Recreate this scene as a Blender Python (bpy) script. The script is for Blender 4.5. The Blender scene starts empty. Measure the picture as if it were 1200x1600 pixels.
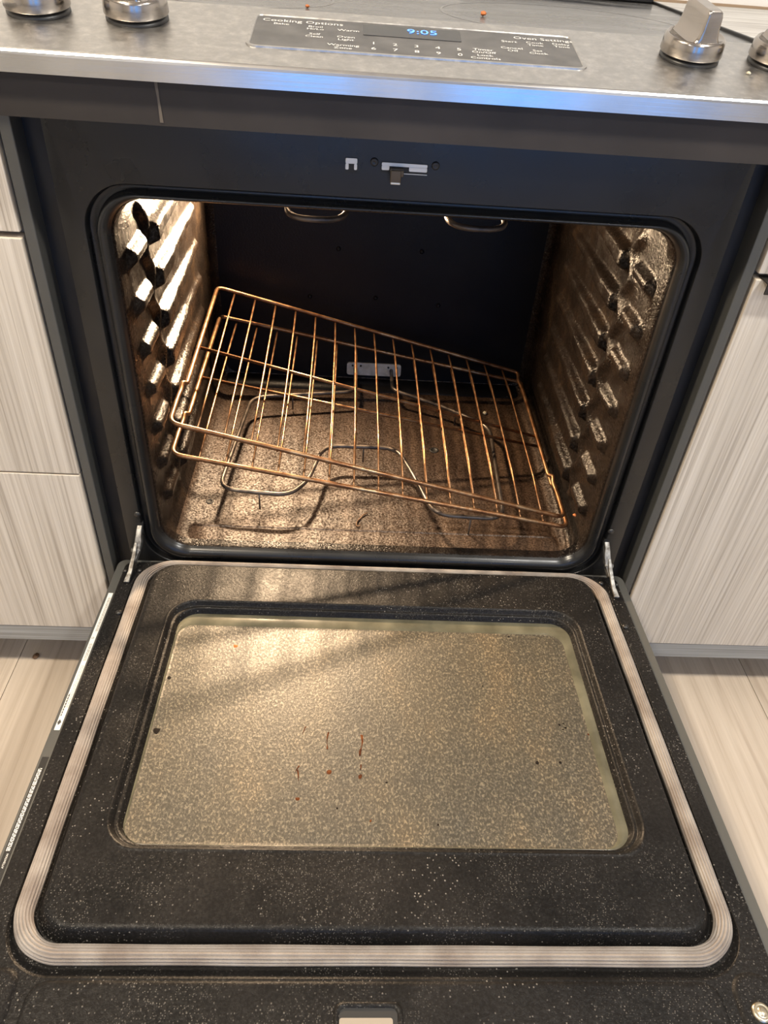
import bpy, math, random
from mathutils import Vector, Matrix

random.seed(7)
SC = bpy.context.scene
COL = SC.collection

# ------------------------------------------------------------------ camera
CAM_POS = (-0.0504, -0.8006, 1.0353)
RIGHT = Vector((0.99779771, -0.01880343, 0.06360939))
UP = Vector((-0.03699727, 0.63817604, 0.76900101))
FWD = Vector((0.05505385, 0.76966082, -0.63607491))
cam = bpy.data.cameras.new("camera")
cam.sensor_fit = 'HORIZONTAL'
cam.sensor_width = 36.0
cam.lens = 36.0 * 1164.19 / 1200.0
cam.clip_start = 0.02
cam_o = bpy.data.objects.new("camera", cam)
COL.objects.link(cam_o)
cam_o.matrix_world = Matrix(((RIGHT.x, UP.x, -FWD.x, CAM_POS[0]),
                             (RIGHT.y, UP.y, -FWD.y, CAM_POS[1]),
                             (RIGHT.z, UP.z, -FWD.z, CAM_POS[2]),
                             (0, 0, 0, 1)))
SC.camera = cam_o

# ------------------------------------------------------------------ world, lights, exposure
world = bpy.data.worlds.new("world")
world.use_nodes = True
world.node_tree.nodes["Background"].inputs[0].default_value = (0.75, 0.82, 0.95, 1)
world.node_tree.nodes["Background"].inputs[1].default_value = 0.6
SC.world = world
SC.view_settings.view_transform = 'Standard'
SC.view_settings.look = 'None'
SC.view_settings.gamma = 1.0
SC.view_settings.use_curve_mapping = False
SC.view_settings.exposure = 0.0


def area_light(name, loc, size, power, col, target=None, shape='DISK', size_y=None):
    l = bpy.data.lights.new(name, 'AREA')
    l.shape = shape
    l.size = size
    if size_y:
        l.size_y = size_y
    l.energy = power
    l.color = col
    o = bpy.data.objects.new(name, l)
    COL.objects.link(o)
    o.location = loc
    d = (Vector(target) - Vector(loc)) if target else Vector((0, 0, -1))
    o.rotation_euler = d.to_track_quat('-Z', 'Y').to_euler()
    return o


CEILING_LAMPS = [(-0.95, -0.70), (0.95, -0.80), (-0.95, -2.1), (0.95, -2.1)]
CEILING_POWER = [(52.0, (1.0, 0.86, 0.67)), (38.0, (1.0, 0.965, 0.90)), (13.0, (1.0, 0.97, 0.92)), (13.0, (1.0, 0.98, 0.94))]
for (lx, ly), (lp, lcol) in zip(CEILING_LAMPS, CEILING_POWER):
    area_light("ceiling_lamp_light", (lx, ly, 2.405), 0.16, lp, lcol)

# oven lamp (its own light, on the back wall of the cavity, upper left)
LAMP = (-0.190, 0.4935, 0.700)
area_light("oven_lamp_light", LAMP, 0.044, 21.0, (1.0, 0.71, 0.44), (LAMP[0], -1.0, LAMP[2]))

# ------------------------------------------------------------------ helpers
WORLD_LOC = {}


def mesh_from(name, verts, faces, smooth=False):
    me = bpy.data.meshes.new(name)
    me.from_pydata([tuple(v) for v in verts], [], faces)
    if smooth:
        me.polygons.foreach_set("use_smooth", [True] * len(me.polygons))
    me.validate()
    me.update()
    return me


def link(name, data, mat=None, parent=None, org=None, label=None, cat=None, group=None, kind=None):
    o = bpy.data.objects.new(name, data)
    COL.objects.link(o)
    if mat is not None and data is not None:
        for m in (mat if isinstance(mat, (list, tuple)) else [mat]):
            data.materials.append(m)
    if parent is not None:
        o.parent = parent
    if org is not None:
        pl = WORLD_LOC.get(parent.name, Vector((0, 0, 0))) if parent is not None else Vector((0, 0, 0))
        o.location = Vector(org) - pl
        WORLD_LOC[o.name] = Vector(org)
    tag(o, label, cat, group, kind)
    return o


def tag(o, label=None, cat=None, group=None, kind=None):
    if label:
        o["label"] = label
    if cat:
        o["category"] = cat
    if group:
        o["group"] = group
    if kind:
        o["kind"] = kind


def empty(name, loc, label=None, cat=None, group=None, kind=None):
    o = bpy.data.objects.new(name, None)
    o.empty_display_size = 0.05
    COL.objects.link(o)
    o.location = loc
    WORLD_LOC[o.name] = Vector(loc)
    tag(o, label, cat, group, kind)
    return o


def part(name, vf, mat, parent=None, smooth=False, org=None, bevel=0.0, seg=2, angle=40, local=False, **kw):
    """vf = (verts, faces) in world space (local=False) -> object whose origin is org or the parent's place"""
    v, f = vf
    if local:
        me = mesh_from(name, v, f, smooth)
        o = link(name, me, mat, parent, None, **kw)
        if org is not None:
            o.location = org
    else:
        if org is None:
            org = WORLD_LOC.get(parent.name, Vector((0, 0, 0))) if parent is not None else Vector((0, 0, 0))
        org = Vector(org)
        me = mesh_from(name, [Vector(p) - org for p in v], f, smooth)
        o = link(name, me, mat, parent, org, **kw)
    if bevel > 0:
        m = o.modifiers.new("bevel", 'BEVEL')
        m.width = bevel
        m.segments = seg
        m.limit_method = 'ANGLE'
        m.angle_limit = math.radians(angle)
        me.polygons.foreach_set("use_smooth", [True] * len(me.polygons))
        n = o.modifiers.new("wn", 'WEIGHTED_NORMAL')
        n.keep_sharp = False
    elif smooth:
        pass
    return o


def join(*vfs):
    V, F = [], []
    for v, f in vfs:
        b = len(V)
        V += list(v)
        F += [tuple(i + b for i in q) for q in f]
    return V, F


def box(x0, x1, y0, y1, z0, z1):
    v = [(x0, y0, z0), (x1, y0, z0), (x1, y1, z0), (x0, y1, z0), (x0, y0, z1), (x1, y0, z1), (x1, y1, z1), (x0, y1, z1)]
    f = [(0, 3, 2, 1), (4, 5, 6, 7), (0, 1, 5, 4), (1, 2, 6, 5), (2, 3, 7, 6), (3, 0, 4, 7)]
    return v, f


def rrect(x0, x1, a0, a1, r, nc=8, nh=1, nv=1):
    """rounded rectangle, counter-clockwise from the lower right corner; same count for equal nc, nh, nv"""
    r = max(1e-5, min(r, (x1 - x0) / 2 - 1e-5, (a1 - a0) / 2 - 1e-5))
    P = []

    def arc(cx, ca, s):
        for i in range(nc + 1):
            t = s + (math.pi / 2) * i / nc
            P.append((cx + r * math.cos(t), ca + r * math.sin(t)))

    def seg(p, q, n):
        for i in range(1, n):
            P.append((p[0] + (q[0] - p[0]) * i / n, p[1] + (q[1] - p[1]) * i / n))
    arc(x1 - r, a0 + r, -math.pi / 2)
    seg((x1, a0 + r), (x1, a1 - r), nv)
    arc(x1 - r, a1 - r, 0)
    seg((x1 - r, a1), (x0 + r, a1), nh)
    arc(x0 + r, a1 - r, math.pi / 2)
    seg((x0, a1 - r), (x0, a0 + r), nv)
    arc(x0 + r, a0 + r, math.pi)
    seg((x0 + r, a0), (x1 - r, a0), nh)
    return P


def loft(loops, cap0=False, cap1=False, flip=False):
    n = len(loops[0])
    V = [p for L in loops for p in L]
    F = []
    for k in range(len(loops) - 1):
        for i in range(n):
            j = (i + 1) % n
            q = (k * n + i, k * n + j, (k + 1) * n + j, (k + 1) * n + i)
            F.append(q[::-1] if flip else q)
    if cap0:
        F.append(tuple(range(n))[::-1] if not flip else tuple(range(n)))
    if cap1:
        b = (len(loops) - 1) * n
        F.append(tuple(range(b, b + n)) if not flip else tuple(range(b, b + n))[::-1])
    return V, F


def tube(pts, r, n=8, closed=False, caps=True):
    pts = [Vector(p) for p in pts]
    m = len(pts)
    V, F = [], []
    t0 = (pts[1] - pts[0]).normalized()
    nrm = t0.orthogonal().normalized()
    prev = None
    for i in range(m):
        if closed:
            t = (pts[(i + 1) % m] - pts[i - 1]).normalized()
        elif i == 0:
            t = t0
        elif i == m - 1:
            t = (pts[i] - pts[i - 1]).normalized()
        else:
            t = ((pts[i + 1] - pts[i]).normalized() + (pts[i] - pts[i - 1]).normalized()).normalized()
        if prev is not None:
            q = prev.rotation_difference(t)
            nrm = (q @ nrm)
        nrm = (nrm - t * nrm.dot(t)).normalized()
        b = t.cross(nrm)
        for k in range(n):
            a = 2 * math.pi * k / n
            V.append(pts[i] + (nrm * math.cos(a) + b * math.sin(a)) * r)
        prev = t
    for i in range(m if closed else m - 1):
        for k in range(n):
            l = (k + 1) % n
            j = (i + 1) % m
            F.append((i * n + k, i * n + l, j * n + l, j * n + k))
    if caps and not closed:
        F.append(tuple(range(n))[::-1])
        F.append(tuple(range((m - 1) * n, m * n)))
    return V, F


def fillet(pts, r, n=6, closed=False):
    """round the corners of a polyline"""
    pts = [Vector(p) for p in pts]
    out = []
    m = len(pts)
    for i, p in enumerate(pts):
        if not closed and i in (0, m - 1):
            out.append(p)
            continue
        a, b = pts[i - 1], pts[(i + 1) % m]
        da, db = (a - p), (b - p)
        rr = min(r, da.length * 0.45, db.length * 0.45)
        p0, p1 = p + da.normalized() * rr, p + db.normalized() * rr
        for k in range(n + 1):
            t = k / n
            out.append(p0 * (1 - t) ** 2 + p * 2 * t * (1 - t) + p1 * t * t)
    return out


def lathe(prof, c=(0, 0, 0), n=32, M=None):
    V, F = [], []
    for (r, z) in prof:
        for k in range(n):
            a = 2 * math.pi * k / n
            p = Vector((r * math.cos(a), r * math.sin(a), z))
            if M is not None:
                p = M @ p
            V.append(p + Vector(c))
    for i in range(len(prof) - 1):
        for k in range(n):
            l = (k + 1) % n
            F.append((i * n + k, i * n + l, (i + 1) * n + l, (i + 1) * n + k))
    F.append(tuple(range((len(prof) - 1) * n, len(prof) * n)))
    F.append(tuple(range(n))[::-1])
    return V, F


def extrude_x(prof, x0, x1):
    """closed (y, z) profile swept along X"""
    n = len(prof)
    V = [(x0, y, z) for y, z in prof] + [(x1, y, z) for y, z in prof]
    F = [(i, (i + 1) % n, n + (i + 1) % n, n + i) for i in range(n)]
    F.append(tuple(range(n))[::-1])
    F.append(tuple(range(n, 2 * n)))
    return V, F


def sstep(a, b, x):
    t = max(0.0, min(1.0, (x - a) / (b - a)))
    return t * t * (3 - 2 * t)


# ------------------------------------------------------------------ materials
class Mat:
    def __init__(self, name, base=(0.5, 0.5, 0.5), rough=0.5, metal=0.0, spec=0.5, coat=0.0):
        self.m = bpy.data.materials.new(name)
        self.m.use_nodes = True
        self.t = self.m.node_tree
        self.b = self.t.nodes["Principled BSDF"]
        self.b.inputs["Base Color"].default_value = (*base, 1)
        self.b.inputs["Roughness"].default_value = rough
        self.b.inputs["Metallic"].default_value = metal
        self.b.inputs["Specular IOR Level"].default_value = spec
        self.b.inputs["Coat Weight"].default_value = coat
        self._co = None

    def n(self, t, **kw):
        nd = self.t.nodes.new(t)
        for k, v in kw.items():
            setattr(nd, k, v)
        return nd

    def l(self, a, b):
        self.t.links.new(a, b)

    def co(self, scale=(1, 1, 1), rnd=False, rot=(0, 0, 0)):
        tc = self.n("ShaderNodeTexCoord")
        mp = self.n("ShaderNodeMapping")
        mp.inputs["Scale"].default_value = scale
        mp.inputs["Rotation"].default_value = rot
        src = tc.outputs["Object"]
        if rnd:
            oi = self.n("ShaderNodeObjectInfo")
            ml = self.n("ShaderNodeMath", operation='MULTIPLY')
            ml.inputs[1].default_value = 37.0
            self.l(oi.outputs["Random"], ml.inputs[0])
            ad = self.n("ShaderNodeVectorMath", operation='ADD')
            self.l(src, ad.inputs[0])
            self.l(ml.outputs[0], ad.inputs[1])
            src = ad.outputs[0]
        self.l(src, mp.inputs["Vector"])
        return mp.outputs[0]

    def noise(self, scale, vec=None, detail=3, rough=0.5, dist=0.0):
        nd = self.n("ShaderNodeTexNoise")
        nd.inputs["Scale"].default_value = scale
        nd.inputs["Detail"].default_value = detail
        nd.inputs["Roughness"].default_value = rough
        nd.inputs["Distortion"].default_value = dist
        self.l(vec if vec is not None else self.co(), nd.inputs["Vector"])
        return nd.outputs["Fac"]

    def voro(self, scale, vec=None, out="Distance", rnd=1.0):
        nd = self.n("ShaderNodeTexVoronoi")
        nd.inputs["Scale"].default_value = scale
        nd.inputs["Randomness"].default_value = rnd
        self.l(vec if vec is not None else self.co(), nd.inputs["Vector"])
        return nd.outputs[out]

    def ramp(self, fac, stops):
        nd = self.n("ShaderNodeValToRGB")
        e = nd.color_ramp.elements
        while len(e) < len(stops):
            e.new(0.5)
        for i, (p, c) in enumerate(stops):
            e[i].position = p
            e[i].color = (*c, 1) if isinstance(c, tuple) else (c, c, c, 1)
        self.l(fac, nd.inputs[0])
        return nd.outputs[0]

    def mix(self, fac, a, b, blend='MIX'):
        nd = self.n("ShaderNodeMix", data_type='RGBA', blend_type=blend)
        if isinstance(fac, (int, float)):
            nd.inputs[0].default_value = fac
        else:
            self.l(fac, nd.inputs[0])
        for s, i in ((a, 6), (b, 7)):
            if isinstance(s, tuple):
                nd.inputs[i].default_value = (*s, 1)
            else:
                self.l(s, nd.inputs[i])
        return nd.outputs[2]

    def math(self, op, a, b=0.0):
        nd = self.n("ShaderNodeMath", operation=op)
        for s, i in ((a, 0), (b, 1)):
            if isinstance(s, (int, float)):
                nd.inputs[i].default_value = s
            else:
                self.l(s, nd.inputs[i])
        return nd.outputs[0]

    def color(self, s):
        self.l(s, self.b.inputs["Base Color"])

    def rough(self, s):
        self.l(s, self.b.inputs["Roughness"])

    def spec(self, s):
        self.l(s, self.b.inputs["Specular IOR Level"])

    def bump(self, h, strength=0.2, dist=0.001):
        nd = self.n("ShaderNodeBump")
        nd.inputs["Strength"].default_value = strength
        nd.inputs["Distance"].default_value = dist
        self.l(h, nd.inputs["Height"])
        self.l(nd.outputs[0], self.b.inputs["Normal"])

    def emit(self, col, s):
        self.b.inputs["Emission Color"].default_value = (*col, 1)
        self.b.inputs["Emission Strength"].default_value = s


M = {}


def new(name, *a, **k):
    m = Mat(name, *a, **k)
    M[name] = m.m
    return m


# black enamel of the range front
m = new("black_enamel", (0.02, 0.02, 0.021), 0.36, spec=0.45)
m.color(m.ramp(m.noise(9, detail=5), [(0.35, (0.008, 0.008, 0.0082)), (0.7, (0.014, 0.0138, 0.0135))]))
m.rough(m.ramp(m.noise(14, detail=6), [(0.3, 0.22), (0.75, 0.38)]))
m.bump(m.noise(200, detail=2), 0.03, 0.0005)
# greasy enamel of the door liner
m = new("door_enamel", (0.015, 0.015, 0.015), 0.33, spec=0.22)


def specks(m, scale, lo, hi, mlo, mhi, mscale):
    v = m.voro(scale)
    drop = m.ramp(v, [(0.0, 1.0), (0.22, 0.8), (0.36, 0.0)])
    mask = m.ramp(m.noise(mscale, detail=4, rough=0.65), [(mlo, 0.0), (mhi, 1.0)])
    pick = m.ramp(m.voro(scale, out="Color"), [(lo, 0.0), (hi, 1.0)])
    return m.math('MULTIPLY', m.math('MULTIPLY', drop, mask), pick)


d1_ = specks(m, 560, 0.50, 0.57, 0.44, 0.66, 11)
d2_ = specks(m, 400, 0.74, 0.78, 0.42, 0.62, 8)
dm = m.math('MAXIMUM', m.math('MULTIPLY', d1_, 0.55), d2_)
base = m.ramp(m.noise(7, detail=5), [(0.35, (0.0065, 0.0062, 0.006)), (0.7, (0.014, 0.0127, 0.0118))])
m.color(m.mix(dm, base, (0.22, 0.205, 0.185)))  # pale specks: residue, plus droplet glints painted into the base colour
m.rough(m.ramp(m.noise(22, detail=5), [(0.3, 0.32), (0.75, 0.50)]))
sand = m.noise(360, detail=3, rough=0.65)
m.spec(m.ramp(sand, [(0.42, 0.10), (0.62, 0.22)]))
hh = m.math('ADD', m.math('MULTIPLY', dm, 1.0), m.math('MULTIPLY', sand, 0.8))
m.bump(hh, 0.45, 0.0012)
# cavity enamel with baked grease
m = new("cavity_enamel", (0.012, 0.009, 0.007), 0.28, spec=0.35)
m.color(m.ramp(m.noise(16, detail=6, rough=0.7), [(0.3, (0.005, 0.004, 0.0035)), (0.55, (0.012, 0.0085, 0.0065)), (0.8, (0.035, 0.023, 0.014))]))
m.rough(m.ramp(m.noise(30, detail=5), [(0.3, 0.20), (0.75, 0.36)]))
gs = m.noise(300, detail=3, rough=0.65)
m.spec(m.ramp(gs, [(0.40, 0.05), (0.62, 0.36)]))
m.bump(m.math('ADD', gs, m.math('MULTIPLY', m.noise(50, detail=3), 0.7)), 0.6, 0.0017)
m = new("cavity_back_enamel", (0.010, 0.010, 0.012), 0.34, spec=0.22)
m.color(m.ramp(m.noise(12, detail=5), [(0.35, (0.0035, 0.0035, 0.0045)), (0.75, (0.008, 0.0075, 0.0075))]))
m.bump(m.noise(300, detail=3), 0.3, 0.001)
m = new("cavity_floor_enamel", (0.05, 0.03, 0.02), 0.42, spec=0.62)
st = m.ramp(m.noise(5, m.co((3.0, 0.8, 1)), detail=6, rough=0.65), [(0.30, (0.022, 0.011, 0.006)), (0.50, (0.050, 0.030, 0.018)), (0.72, (0.095, 0.062, 0.040))])
fn = m.noise(330, detail=3, rough=0.65)
sp = m.ramp(fn, [(0.40, (0.55, 0.53, 0.5)), (0.68, (1.6, 1.55, 1.5))])
m.color(m.mix(1.0, st, sp, 'MULTIPLY'))
m.rough(m.ramp(fn, [(0.35, 0.52), (0.68, 0.34)]))
m.spec(m.ramp(fn, [(0.38, 0.08), (0.62, 0.85)]))
m.bump(fn, 0.7, 0.0016)
# metals
m = new("brushed_steel", (0.56, 0.55, 0.53), 0.3, metal=1.0)
br = m.noise(1.0, m.co((6, 900, 900)), detail=3)
m.rough(m.ramp(br, [(0.3, 0.17), (0.7, 0.27)]))
m.color(m.ramp(m.noise(18, detail=5), [(0.3, (0.60, 0.59, 0.58)), (0.7, (0.72, 0.71, 0.70))]))
m.bump(br, 0.05, 0.0004)
m = new("panel_steel", (0.5, 0.48, 0.46), 0.36, metal=1.0)
br = m.noise(1.0, m.co((6, 700, 700)), detail=3)
gr = m.noise(90, detail=5, rough=0.7)
m.color(m.ramp(gr, [(0.4, (0.43, 0.42, 0.405)), (0.56, (0.52, 0.505, 0.485)), (0.72, (0.64, 0.62, 0.59))]))
m.rough(m.ramp(gr, [(0.3, 0.30), (0.7, 0.46)]))
m.bump(br, 0.05, 0.0004)
m = new("knob_steel", (0.40, 0.365, 0.33), 0.2, metal=1.0)
m.rough(m.ramp(m.noise(1.0, m.co((60, 60, 900)), detail=2), [(0.3, 0.16), (0.7, 0.26)]))
m = new("hinge_steel", (0.62, 0.61, 0.58), 0.5, metal=0.8)
m.color(m.ramp(m.noise(120, detail=4), [(0.35, (0.09, 0.08, 0.07)), (0.6, (0.30, 0.295, 0.28))]))
m = new("screw_black", (0.03, 0.028, 0.026), 0.3, metal=0.3)
m = new("screw_brass", (0.62, 0.54, 0.40), 0.3, metal=1.0)
m = new("rack_wire", (0.5, 0.38, 0.25), 0.36, metal=0.85)
m.color(m.ramp(m.noise(28, detail=6, rough=0.7), [(0.30, (0.11, 0.038, 0.014)), (0.50, (0.24, 0.12, 0.055)), (0.70, (0.38, 0.27, 0.16))]))
m.rough(m.ramp(m.noise(60, detail=4), [(0.3, 0.28), (0.7, 0.5)]))
m = new("element_sheath", (0.10, 0.085, 0.07), 0.42, metal=0.7)
m.color(m.ramp(m.noise(40, detail=4), [(0.35, (0.06, 0.05, 0.045)), (0.65, (0.17, 0.14, 0.115))]))
m = new("zinc_plate", (0.42, 0.42, 0.40), 0.5, metal=0.4)
m.color(m.ramp(m.noise(70, detail=5), [(0.35, (0.42, 0.41, 0.39)), (0.65, (0.62, 0.61, 0.58))]))
m = new("slot_metal", (0.70, 0.66, 0.58), 0.35, metal=0.6)
m = new("latch_plate", (0.26, 0.225, 0.18), 0.5)
m = new("slot_dark", (0.008, 0.008, 0.008), 0.6)
m = new("lock_lever_metal", (0.10, 0.075, 0.05), 0.45, metal=0.5)
# door gasket
m = new("gasket_braid", (0.30, 0.265, 0.24), 0.85, spec=0.25)
wv = m.noise(1400, detail=2)
m.color(m.mix(m.ramp(m.noise(24, detail=5), [(0.35, 0.0), (0.7, 1.0)]), (0.185, 0.155, 0.135), (0.33, 0.30, 0.27)))
m.bump(wv, 0.7, 0.0008)
# oven window
m = new("window_film", (0.3, 0.27, 0.2), 0.4, spec=1.0)
big = m.ramp(m.noise(5.5, m.co((1.6, 0.8, 1)), detail=6, rough=0.6), [(0.3, (0.034, 0.032, 0.025)), (0.52, (0.060, 0.050, 0.033)), (0.75, (0.105, 0.076, 0.042))])
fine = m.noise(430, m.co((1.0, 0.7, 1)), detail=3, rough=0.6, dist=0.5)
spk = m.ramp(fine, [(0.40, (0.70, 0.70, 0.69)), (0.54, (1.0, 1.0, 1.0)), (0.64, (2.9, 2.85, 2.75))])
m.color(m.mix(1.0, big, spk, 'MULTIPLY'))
m.rough(m.ramp(fine, [(0.35, 0.47), (0.65, 0.40)]))
m.spec(m.ramp(fine, [(0.38, 0.55), (0.64, 1.0)]))
m.bump(fine, 0.32, 0.0010)
m = new("window_rim_glass", (0.40, 0.385, 0.27), 0.22, spec=0.5)
m.color(m.ramp(m.noise(30, detail=5), [(0.35, (0.075, 0.07, 0.047)), (0.65, (0.125, 0.117, 0.08))]))
m = new("burnt_drip", (0.16, 0.05, 0.015), 0.7, spec=0.1)
m.color(m.ramp(m.noise(160, detail=3), [(0.35, (0.035, 0.010, 0.004)), (0.65, (0.13, 0.040, 0.010))]))
m = new("burnt_black", (0.012, 0.009, 0.007), 0.8, spec=0.1)
m = new("rust_spot", (0.34, 0.13, 0.04), 0.7, spec=0.1)
# cooktop, display
m = new("cooktop_glass", (0.02, 0.02, 0.022), 0.2, spec=0.5)
sm = m.noise(6, m.co((1, 3, 1)), detail=6, rough=0.65)
m.color(m.ramp(sm, [(0.3, (0.02, 0.02, 0.022)), (0.7, (0.10, 0.097, 0.092))]))
m.rough(m.ramp(sm, [(0.3, 0.12), (0.7, 0.36)]))
m = new("burner_mark", (0.13, 0.125, 0.12), 0.3)
m = new("display_glass", (0.035, 0.034, 0.033), 0.3, spec=0.5)
m.color(m.ramp(m.noise(40, detail=5), [(0.35, (0.04, 0.038, 0.036)), (0.7, (0.09, 0.085, 0.08))]))
m = new("display_window", (0.02, 0.02, 0.02), 0.25)
m = new("white_print", (0.78, 0.76, 0.72), 0.6)
m = new("clock_digits", (0.05, 0.12, 0.4), 0.5)
m.emit((0.10, 0.32, 1.0), 2.4)
m = new("black_plastic", (0.016, 0.015, 0.014), 0.42)
# fascia under the steel lip
m = new("fascia_enamel", (0.030, 0.026, 0.023), 0.45, spec=0.3)
m.color(m.ramp(m.noise(10, detail=4), [(0.35, (0.026, 0.022, 0.019)), (0.7, (0.040, 0.034, 0.030))]))
m = new("side_trim_grey", (0.065, 0.064, 0.058), 0.5)
m = new("side_black", (0.010, 0.010, 0.011), 0.5)
m.rough(m.ramp(m.noise(40, m.co((1, 1, 0.25)), detail=5), [(0.4, 0.35), (0.7, 0.6)]))
m = new("label_white", (0.74, 0.72, 0.66), 0.55)
m = new("label_ink", (0.045, 0.043, 0.04), 0.6)
m = new("label_grey_ink", (0.24, 0.23, 0.21), 0.6)
# cabinets


def laminate(name, c0, c1, c2):
    m = new(name, c1, 0.48, spec=0.35)
    g1 = m.noise(1.0, m.co((270, 270, 2.2), True), detail=4, rough=0.6)
    g2 = m.noise(1.0, m.co((42, 42, 0.7), True), detail=3, rough=0.6)
    a = m.ramp(g1, [(0.32, c0), (0.48, c1), (0.68, c2)])
    b = m.ramp(g2, [(0.3, (0.90, 0.895, 0.89)), (0.55, (1.0, 1.0, 1.0)), (0.8, (1.04, 1.035, 1.03))])
    m.color(m.mix(1.0, a, b, 'MULTIPLY'))
    m.bump(g1, 0.25, 0.0008)
    return m


laminate("cabinet_laminate", (0.36, 0.315, 0.26), (0.52, 0.468, 0.395), (0.62, 0.568, 0.492))
m = new("cabinet_edge", (0.60, 0.52, 0.42), 0.5)
m = new("cabinet_carcass", (0.20, 0.185, 0.165), 0.6)
m = new("cabinet_trim_grey", (0.24, 0.245, 0.235), 0.42)
m.color(m.ramp(m.noise(1.0, m.co((3, 3, 260)), detail=3), [(0.35, (0.205, 0.205, 0.195)), (0.65, (0.315, 0.325, 0.32))]))
m = new("tab_pull_metal", (0.05, 0.045, 0.04), 0.4, metal=0.6)
m = new("counter_laminate", (0.46, 0.44, 0.41), 0.4)
m.color(m.ramp(m.noise(1.0, m.co((7, 150, 40)), detail=5, rough=0.65), [(0.35, (0.28, 0.26, 0.24)), (0.52, (0.48, 0.46, 0.43)), (0.7, (0.62, 0.60, 0.57))]))
# floor
m = new("floor_plank", (0.5, 0.42, 0.33), 0.42, spec=0.4)
g = m.noise(1.0, m.co((95, 2.2, 1), True), detail=5, rough=0.6, dist=0.4)
g2 = m.noise(1.0, m.co((16, 0.9, 1), True), detail=4, rough=0.6, dist=0.8)
a = m.ramp(g, [(0.30, (0.42, 0.34, 0.265)), (0.5, (0.53, 0.445, 0.355)), (0.72, (0.60, 0.51, 0.415))])
b = m.ramp(g2, [(0.3, (0.84, 0.82, 0.80)), (0.6, (1.0, 1.0, 1.0)), (0.8, (1.06, 1.05, 1.04))])
m.color(m.mix(1.0, a, b, 'MULTIPLY'))
m.bump(g, 0.12, 0.0006)
m = new("floor_base", (0.12, 0.10, 0.08), 0.8)
m = new("wall_paint", (0.72, 0.70, 0.66), 0.7)
m.bump(m.noise(180, detail=3), 0.08, 0.001)
m = new("ceiling_paint", (0.75, 0.73, 0.70), 0.8)
m = new("caulk_brown", (0.30, 0.21, 0.13), 0.7)
m = new("white_frame", (0.75, 0.75, 0.74), 0.45)
m = new("lamp_diffuser", (0.9, 0.9, 0.88), 0.5)
m.emit((1.0, 0.88, 0.74), 6.0)
m = new("sky_pane", (0.02, 0.02, 0.025), 0.08)
m.emit((0.10, 0.38, 1.0), 2.8)
m = new("tan_reflection", (0.11, 0.09, 0.068), 0.5)  # flat tan colour standing in for a reflection on the fascia
m = new("crumb_brown", (0.16, 0.085, 0.04), 0.7)
m = new("crumb_orange", (0.55, 0.17, 0.05), 0.6)
m = new("crumb_pale", (0.62, 0.56, 0.40), 0.6)
m = new("bulb_glass", (0.9, 0.85, 0.75), 0.4)
m.emit((1.0, 0.78, 0.52), 12.0)

# ------------------------------------------------------------------ the room
fl = part("floor", box(-2.3, 2.3, -3.4, 0.72, -0.03, -0.003), M["floor_base"], org=(0, -1.3, 0), kind="structure")
PW, PL = 0.182, 1.22
pl_me = mesh_from("plank", *box(-PW / 2 + 0.0006, PW / 2 - 0.0006, -PL / 2 + 0.0006, PL / 2 - 0.0006, -0.003, 0.0))
pl_me.materials.append(M["floor_plank"])
for i in range(-12, 13):
    off = ((i * 37) % 100) / 100.0 * PL
    for j in range(-4, 3):
        cx = i * PW + 0.047
        cy = j * PL + off - 0.25
        if abs(cx) > 1.4 or cy - PL / 2 > 0.1 or cy + PL / 2 < -1.7:
            continue
        o = bpy.data.objects.new("plank", pl_me)
        COL.objects.link(o)
        o.parent = fl
        o.location = Vector((cx, cy, 0)) - Vector((0, -1.3, 0))
part("wall_back", box(-2.3, 2.3, 0.622, 0.70, 0, 2.45), M["wall_paint"], org=(0, 0.66, 0), kind="structure")
part("wall_left", box(-2.38, -2.3, -3.4, 0.70, 0, 2.45), M["wall_paint"], org=(-2.34, -1.3, 0), kind="structure")
part("wall_right", box(2.3, 2.38, -3.4, 0.70, 0, 2.45), M["wall_paint"], org=(2.34, -1.3, 0), kind="structure")
part("ceiling", box(-2.38, 2.38, -3.48, 0.72, 2.45, 2.53), M["ceiling_paint"], org=(0, -1.3, 2.45), kind="structure")
# rear wall with the glazed door the front of the range mirrors
OPEN = [(-0.56, -0.08), (0.36, 1.04), (1.30, 1.58)]
xs_ = [-2.3] + [v for o_ in OPEN for v in o_] + [2.3]
part("wall_rear", join(*[box(xs_[k], xs_[k + 1], -3.48, -3.4, 0, 2.45) for k in range(0, len(xs_), 2)],
                       *[box(a, b, -3.48, -3.4, 2.1, 2.45) for a, b in OPEN]), M["wall_paint"], org=(0, -3.44, 0), kind="structure")
for k, (a, b) in enumerate(OPEN):
    gd = empty("window_%d" % (k + 1), ((a + b) / 2, -3.42, 0), kind="structure")
    part("window_frame", join(box(a, a + 0.03, -3.45, -3.37, 0, 2.1), box(b - 0.03, b, -3.45, -3.37, 0, 2.1), box(a + 0.03, b - 0.03, -3.45, -3.37, 2.06, 2.1), box(a + 0.03, b - 0.03, -3.45, -3.37, 0, 0.05)), M["white_frame"], gd)
    part("pane", box(a + 0.03, b - 0.03, -3.42, -3.41, 0.05, 2.06), M["sky_pane"], gd)
part("trim_1", box(0.392, 2.3, 0.612, 0.622, 0.930, 0.9375), M["caulk_brown"], org=(1.3, 0.617, 0.93), kind="structure")
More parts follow.
